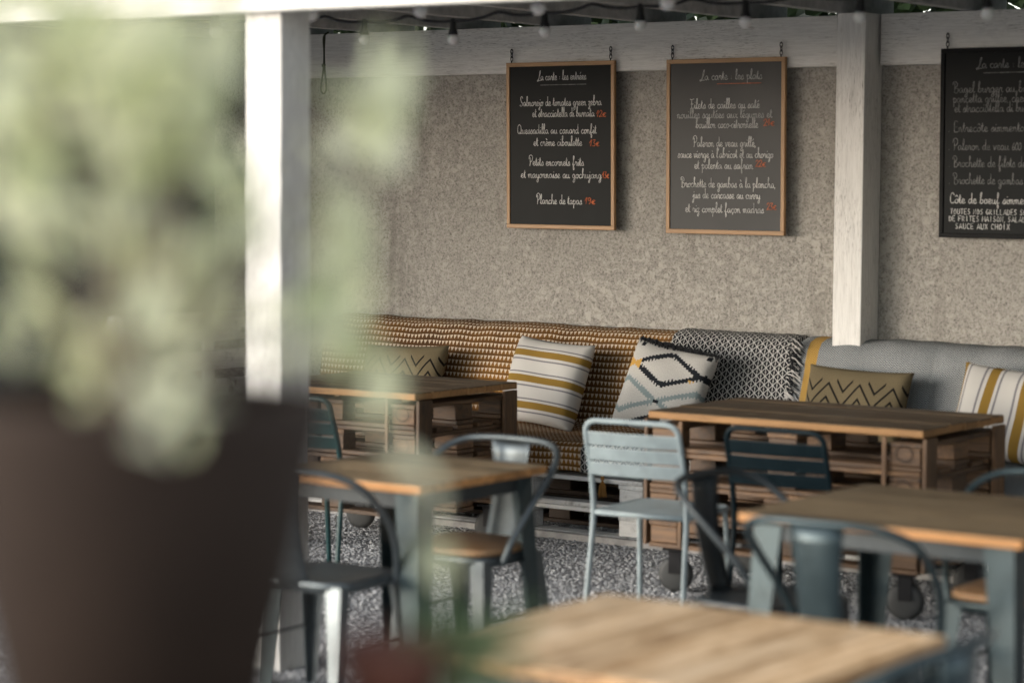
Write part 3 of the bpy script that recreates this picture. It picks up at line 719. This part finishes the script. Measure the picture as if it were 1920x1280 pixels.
board('light wood framed menu board of main dishes, between starters board and post', -6.668, 1.474, .70, .896, 'frame_wood', [
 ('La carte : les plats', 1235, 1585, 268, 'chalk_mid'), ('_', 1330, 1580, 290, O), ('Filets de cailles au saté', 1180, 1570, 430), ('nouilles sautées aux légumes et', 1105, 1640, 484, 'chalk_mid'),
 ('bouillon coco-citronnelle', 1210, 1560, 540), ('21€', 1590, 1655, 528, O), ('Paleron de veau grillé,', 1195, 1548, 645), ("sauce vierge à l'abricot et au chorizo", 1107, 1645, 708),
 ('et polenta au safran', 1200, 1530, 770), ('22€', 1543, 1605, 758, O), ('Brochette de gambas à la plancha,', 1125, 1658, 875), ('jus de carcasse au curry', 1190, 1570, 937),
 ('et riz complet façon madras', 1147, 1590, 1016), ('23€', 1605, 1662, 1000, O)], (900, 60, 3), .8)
board('black framed menu board of grills, right of the wall post', -5.118, 1.484, .70, .905, 'black_frame', [
 ('La carte : les', 275, 570, 205, Ft), ('_', 315, 560, 232, Ft), ('Bagel burger au bo', 142, 565, 345, Ft), ('pancetta grillée, ched', 140, 568, 402, Ft), ('et stracciatella di bur', 148, 562, 457, Ft),
 ('. Entrecôte simmental', 112, 566, 570, Ft), ('. Paleron de veau 600 g', 112, 570, 675, Ft), ('. Brochette de filets de', 112, 556, 772, Ft), ('. Brochette de gambas', 112, 538, 870, Ft),
 ('Côte de boeuf simmen', 118, 566, 982), ('TOUTES NOS GRILLADES SO', 120, 560, 1045, 'chalk_white', 1), ('DE FRITES MAISON, SALAD', 112, 555, 1085, 'chalk_white', 1), ('SAUCE AUX CHOIX', 148, 465, 1128, 'chalk_white', 1)], (1740, 60, 3.05), .8, slate='slate')

# ------------------------------------------------------------------ pine tables on splayed sheet-steel legs
def L_leg(parent, top, bot, sx, sy, wt, wb, mat, th=.004, name='leg'):
    """tapered angle-section leg; the corner of the L points outwards (sx, sy)"""
    def sec(c, w):
        x, y, z = c
        P = [(0, 0), (-w, 0), (-w, -th), (-th, -th), (-th, -w), (0, -w)]
        return [(x+sx*a, y+sy*b, z) for a, b in P]
    mid = tuple((a+b)/2 for a, b in zip(top, bot))
    secs = [sec(bot, wb), sec(mid, (wt+wb)/2), sec(top, wt)]
    if sx*sy < 0: secs = [s[::-1] for s in secs]
    return loft(name, secs, mat, parent)
def pine_table(label, x0, y0, w, d, z, along='X', n=6, mat='steel_bluegrey', top='pine'):
    t = thing('cafe_table', label, 'table', (x0+w/2, y0+d/2, 0), 0, 'pine cafe tables with steel legs')
    th = .030; W, D = (w, d) if along == 'X' else (d, w)
    pw = D/n
    for i in range(n):
        c = -D/2+i*pw; jj = random.uniform(0, .0008)
        if along == 'X': box('plank', -w/2, w/2, c+.0014, c+pw-.0014, z-th, z-jj, top, t, .0025)
        else: box('plank', c+.0014, c+pw-.0014, -d/2, d/2, z-th, z-jj, top, t, .0025)
    zt = z-th-.0015; a = .045
    for (xa, xb, ya, yb) in ((-w/2+a, w/2-a, -d/2+a, -d/2+a+.004), (-w/2+a, w/2-a, d/2-a-.004, d/2-a), (-w/2+a, -w/2+a+.004, -d/2+a+.006, d/2-a-.006), (w/2-a-.004, w/2-a, -d/2+a+.006, d/2-a-.006)):
        box('apron', xa, xb, ya, yb, zt-.055, zt, 'steel_dark', t, .001)
    for sx in (-1, 1):
        for sy in (-1, 1):
            L_leg(t, (sx*(w/2-a+.007), sy*(d/2-a+.007), zt), (sx*(w/2-.005), sy*(d/2-.005), .0), sx, sy, .095, .05, mat)
    return t
pine_table('square pine cafe table at left, behind the white front post', -5.54, 6.265, .70, .74, .75, top='pine_shaded')
pine_table('square pine cafe table at right in front of the navy slatted chair', -3.71, 6.40, .93, .86, .75, top='pine_deep_shade')
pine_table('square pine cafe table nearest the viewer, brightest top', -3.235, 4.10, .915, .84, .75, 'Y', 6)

# ------------------------------------------------------------------ stamped steel bistro chairs (rounded hoop back with a central splat)
def rsq(hw, hd, z, n=36, e=4.5, cx=0, cy=0):
    out = []
    for k in range(n):
        a = 2*math.pi*k/n; c, s = math.cos(a), math.sin(a)
        out.append((cx+hw*math.copysign(abs(c)**(2/e), c), cy+hd*math.copysign(abs(s)**(2/e), s), z))
    return out
def bistro(label, x, y, rz, mat='steel_grey', wooden=False, scale=1.):
    t = thing('bistro_chair', label, 'chair', (x, y, 0), R(rz), 'steel bistro chairs at the pine tables')
    sm = rsq
    secs = [sm(.195, .185, .405), sm(.205, .195, .425), sm(.208, .198, .438), sm(.198, .188, .444), sm(.15, .145, .436), sm(.05, .05, .433)]
    st = loft('seat', secs, mat, t, True)
    if wooden: loft('seat_pad', [sm(.192, .182, .4455), sm(.198, .188, .450), sm(.198, .188, .464), sm(.19, .18, .469)], 'seat_wood', t, True)
    r = .0125
    half = [(.214, .10, .415), (.238, .075, .50), (.262, .01, .60), (.272, -.085, .695), (.258, -.165, .762), (.205, -.225, .800), (.12, -.252, .812), (0, -.26, .814)]
    pts = [(-a, b, c) for a, b, c in half[:-1]] + [half[-1]] + half[:-1][::-1]
    tube('back_hoop', crom(pts, 5), r, mat, t, 10)
    # splat: pressed sheet, waisted, curved to the hoop
    secs = []
    for s in [i/8 for i in range(9)]:
        w = .068 + .016*s**1.4 - .006*math.sin(s*math.pi); yy = -.185 - .075*s - .018*math.sin(s*math.pi); zz = .42 + .385*s
        row = []
        for q in (-1, -.7, -.35, 0, .35, .7, 1): row.append((q*w, yy - .012*(1-q*q) + .010*abs(q)**6, zz))
        back = [(a, b+.0035, c) for a, b, c in row[::-1]]
        secs.append(row+back)
    loft('splat', secs, mat, t, True)
    for sx in (-1, 1):
        L_leg(t, (sx*.190, .180, .43), (sx*.215, .205, 0), sx, 1, .060, .026, mat, .0035)
        L_leg(t, (sx*.190, -.180, .43), (sx*.215, -.245, 0), sx, -1, .060, .026, mat, .0035)
    for sx in (-1, 1): tube('stretcher', [(sx*.19, .17, .22), (sx*.197, -.19, .22)], .005, mat, t, 6)
    return t
bistro('grey steel bistro chair with wooden seat behind the left pine table', -5.10, 6.90, 180, 'steel_grey', True)
bistro('light grey steel bistro chair with bright metal seat before the left table', -5.17, 6.18, 4, 'steel_grey')
bistro('grey steel bistro chair with gleaming splat before the right pine table', -3.20, 6.19, 2, 'steel_bluegrey')
bistro('dark steel bistro chair seen side-on at the left end of the right table', -3.76, 6.70, -90, 'steel_dark')
bistro('blue-grey steel bistro chair with wooden seat behind the right pine table', -3.10, 7.17, 180, 'steel_bluegrey', True)
bistro('blue-grey steel bistro chair tucked into the nearest table, bottom right corner', -2.36, 4.56, 90, 'steel_bluegrey')

# ------------------------------------------------------------------ slatted tube chairs
def slat_chair(label, x, y, rz, mat):
    t = thing('slatted_chair', label, 'chair', (x, y, 0), R(rz), 'slatted metal garden chairs')
    r = .0115; hw = .205
    left = [(-hw-.012, -.255, 0), (-hw-.004, -.225, .25), (-hw, -.205, .44), (-hw, -.225, .60), (-hw, -.268, .745)]
    cor = [(-hw+.004, -.278, .785), (-hw+.018, -.284, .806), (-hw+.042, -.287, .816), (-hw+.08, -.288, .818)]
    pts = left+cor; pts = pts + [(-a, b, c) for a, b, c in pts[::-1]]
    tube('back_frame', crom(pts, 5), r, mat, t, 10)
    def backy(z): return -.208 - .078*((z-.46)/.33)**1.2 if z > .46 else -.208
    for z0, z1 in ((.598, .6525), (.6585, .713), (.719, .7735)):
        secs = []
        for q in [i/10*2-1 for i in range(11)]:
            cv = .016*(1-q*q)
            sec = []
            for zz, off in ((z0, .0015), (z0+.003, 0), ((z0+z1)/2, 0), (z1-.003, 0), (z1, .0015)):
                sec.append((q*(hw-.004), backy(zz)-cv+off, zz))
            sec += [(a, b+.003, c) for a, b, c in sec[::-1]]
            secs.append(sec)
        loft('back_slat', secs, mat, t, False)
    zs = .445
    tube('seat_frame', [(-hw+.004, -.2, zs), (-hw+.003, .15, zs), (-hw+.010, .185, zs), (-hw+.035, .203, zs), (hw-.035, .203, zs), (hw-.010, .185, zs), (hw-.003, .15, zs), (hw-.004, -.2, zs)], .011, mat, t, 8)
    tube('rear_rail', [(-hw+.01, -.205, zs), (hw-.01, -.205, zs)], .011, mat, t, 8)
    n = 9; w = .39/n
    for i in range(n):
        y0 = -.19+i*w; box('seat_slat', -hw+.012, hw-.012, y0+.003, y0+w-.004, zs+.002, zs+.008, mat, t, .0015)
    for sx in (-1, 1):
        tube('leg', crom([(sx*(hw-.012), .165, zs-.004), (sx*(hw-.006), .185, .25), (sx*(hw+.004), .21, 0)], 4), r, mat, t, 8)
        lathe('foot_cap', [(.0, 0), (.0135, 0), (.0135, .02), (.0, .021)], 'rubber', t, 10, (sx*(hw+.004), .21, -.0))
        lathe('foot_cap', [(.0, 0), (.0135, 0), (.0135, .02), (.0, .021)], 'rubber', t, 10, (sx*(-hw-.012), -.255, -.0))
    return t
slat_chair('pale grey-blue slatted metal chair in front of the bench, back to the viewer', -5.07, 8.155, 5, 'paint_greyblue')
slat_chair('dark navy slatted metal chair pushed up to the right pallet table', -4.485, 8.26, 3, 'paint_navy')
slat_chair('dark teal slatted metal chair mostly hidden behind the big flower pot', -6.77, 8.16, 0, 'paint_teal')

# ------------------------------------------------------------------ festoon lights and the rope loop
def festoon(label, pts, bulbs, Y):
    t = thing('festoon_lights', label, 'string lights', (0, 0, 0), 0, 'festoon light strings under the roof')
    path = []
    for i, p in enumerate(pts):
        path.append(p)
        if i < len(pts)-1:
            q = pts[i+1]
            for s in (.35, .7): path.append(tuple(a+(b-a)*s + (-.012*math.sin(s*math.pi) if k == 2 else 0) for k, (a, b) in enumerate(zip(p, q))))
    tube('cable', crom(path, 3), .0075, 'cord_black', t, 7)
    for b in bulbs:
        s = lathe('socket', [(.0, .012), (.011, .010), (.014, .0), (.0155, -.030), (.021, -.052), (.0225, -.060), (.0, -.061)], 'black_plastic', t, 14, b, (random.uniform(-.08, .08), random.uniform(-.1, .1), 0))
        lathe('bulb', [(.0, -.0615), (.0225, -.0615), (.0265, -.074), (.0260, -.084), (.0195, -.096), (.009, -.1035), (0, -.105)], 'bulb_glass', s, 16)
    return t
bp = [(536, 40), (683, 41), (849, 40), (1021, 25), (1201, 12), (1398, 5), (1614, -6), (1850, -14)]
bw = [onY(x, y, 8.6)[:] for x, y in bp]
pts = [(-8.9, 8.6, 2.55)]
for i, b in enumerate(bw):
    pts.append(b)
    if i < len(bw)-1:
        nb = bw[i+1]; pts.append(tuple((p+q)/2 + (.022 if k == 2 else 0) for k, (p, q) in enumerate(zip(b, nb))))
pts += [(-3.3, 8.6, 2.49), (-2.2, 8.6, 2.55)]
festoon('festoon light string of white bulbs across the middle of the terrace', pts, bw, 8.6)
Y2 = 7.0
bq = [(205, -4), (400, 20), (585, -12), (792, -20), (1010, -27), (1250, -38)]
bw = [onY(x, y, Y2)[:] for x, y in bq]
festoon('festoon light string hanging just behind the front beam', [(-7.6, Y2, 2.5)] + bw + [(-3.6, Y2, 2.48), (-2.4, Y2, 2.55)], [b for b in bw if True], Y2)
rp = thing('rope_loop', 'thin dark green rope loop hanging from the wall beam', 'rope', onY(607, 60, 10.62)[:])
zt = onY(607, 60, 10.62).z
tube('cord', crom([(0, .04, 2.57-zt), (0, .0, -.03), (.003, 0, -.12), (.0, 0, -.20), (-.017, 0, -.30), (-.016, 0, -.335), (0, 0, -.35), (.017, 0, -.335), (.018, 0, -.30), (.003, .004, -.20), (0, .004, -.10), (.003, .006, -.02)], 5), .0055, 'rope', rp, 7)
lathe('knot', [(0, .012), (.010, .008), (.012, 0), (.010, -.008), (0, -.012)], 'rope', rp, 10, (0, 0, -.19))

# ------------------------------------------------------------------ plants close to the viewer, on a narrow stand
D0 = 2.00
pc = CC + ray(255, 735)*D0
SH = 1.27
st = thing('plant_stand', 'narrow wooden plant stand under the pots at the left', 'stand', (0, 0, 0))
c0 = Vector((pc.x+.07, pc.y+.05, 0)); ang = math.atan2(CR.y, CR.x)
def place(o):
    v = Matrix.Rotation(ang, 4, 'Z') @ Vector(o.location); o.location = v + c0; o.rotation_euler.z += ang
for i in range(3): place(box('shelf_plank', -.32, .40, -.225+i*.15, -.08+i*.15, SH-.03, SH, 'pallet_wood', st))
for a in (-.29, .37):
    for b in (-.18, .18): place(box('leg', a-.02, a+.02, b-.02, b+.02, 0, SH-.031, 'pallet_wood', st))
    place(box('rail', a-.015, a+.015, -.159, .159, SH-.09, SH-.04, 'pallet_wood', st))
pot = thing('potted_shrub', 'large dark brown flower pot with a pale-leaved shrub, close and out of focus', 'potted plant', (pc.x, pc.y, SH))
hz = pc.z-SH
lathe('pot', [(.0, .0), (.078, .0), (.098, .008), (.160, hz-.03), (.163, hz-.012), (.163, hz), (.153, hz), (.150, hz-.03), (.0, hz-.032)], 'pot_brown', pot, 40)
lathe('soil', [(.0, hz-.0315), (.146, hz-.031), (.143, hz-.027), (.0, hz-.020)], 'soil', pot, 24)
base = Vector((0, 0, hz-.03)); po = Vector((pc.x, pc.y, SH))
def at(px, py, dd=D0): return CC + ray(px, py)*dd - po
clumps = [  # photo x, y, spread x, y (px), leaves, distance
 (60, 120, 90, 120, 46, 1.75), (230, 130, 110, 90, 46, 1.85), (390, 110, 70, 60, 20, 1.9), (60, 330, 70, 120, 34, 1.72),
 (330, 300, 130, 110, 60, 1.8), (300, 480, 150, 120, 64, 1.85), (470, 380, 80, 130, 26, 1.95), (40, 560, 60, 70, 14, 1.75),
 (240, 660, 90, 90, 46, 1.7), (300, 770, 55, 50, 26, 1.62), (480, 600, 110, 90, 38, 1.9), (615, 510, 40, 60, 13, 1.95),
 (735, 150, 35, 45, 13, 1.95), (690, 270, 40, 60, 14, 1.95), (640, 400, 50, 60, 16, 1.95), (630, 620, 50, 60, 12, 1.95), (690, 740, 60, 70, 7, 1.95), (760, 860, 60, 70, 5, 1.95), (800, 1010, 60, 70, 5, 1.95), (120, -60, 160, 60, 30, 1.8), (-70, 250, 60, 260, 40, 1.75), (420, -40, 120, 50, 20, 1.85), (600, 170, 40, 60, 7, 1.95)]
Pts = []
for (x, y, sx, sy, n, dd) in clumps:
    tip = at(x, y, dd*1.2)
    mid = base*.5 + tip*.5 + Vector((random.uniform(-.02, .02), random.uniform(-.02, .02), .02))
    tube('branch', crom([base+Vector((random.uniform(-.02, .02), random.uniform(-.02, .02), 0)), mid, tip], 5), [.0045-.003*i/10 for i in range(11)], 'bark', pot, 6)
    for k in range(int(n*.44)):
        gx = random.gauss(x, sx*.66)
        if 450 < gx < 590 and random.random() < .7: continue
        Pts.append(at(gx, random.gauss(y, sy*.66), dd*1.2+random.gauss(0, .07)))
leaves(len(Pts), lambda i: Pts[i], .072, 'leaf_pale', 'foliage', pot, .8, .46)
pc2 = CC + ray(740, 1195)*2.05
p2 = thing('potted_succulent', 'small terracotta pot with a green succulent, blurred at the bottom edge', 'potted plant', (pc2.x, pc2.y, SH))
h2 = pc2.z-SH
lathe('pot', [(.0, .0), (.034, .0), (.046, h2-.025), (.051, h2-.024), (.052, h2), (.046, h2), (.043, h2-.014), (.0, h2-.015)], 'terracotta', p2, 30)
lathe('soil', [(.0, h2-.0148), (.042, h2-.0145), (.0, h2-.008)], 'soil', p2, 20)
sp = [Vector((random.gauss(.045, .026), random.gauss(.03, .02), h2+random.uniform(-.055, .022))) for k in range(110)]
leaves(110, lambda i: sp[i], .026, 'leaf_succulent', 'foliage', p2, .8, .5)

# ------------------------------------------------------------------ put each empty at its thing's base
bpy.context.view_layer.update()
for o in list(S.objects):
    if o.parent is None and o.type == 'EMPTY' and tuple(o.location) == (0, 0, 0) and o.children:
        lo = Vector((1e9,)*3); hi = -lo
        for c in o.children:
            for q in c.bound_box:
                w_ = c.matrix_world @ Vector(q); lo = Vector(map(min, lo, w_)); hi = Vector(map(max, hi, w_))
        b = Vector(((lo.x+hi.x)/2, (lo.y+hi.y)/2, lo.z)); o.location = b
        for c in o.children: c.location = c.location - b
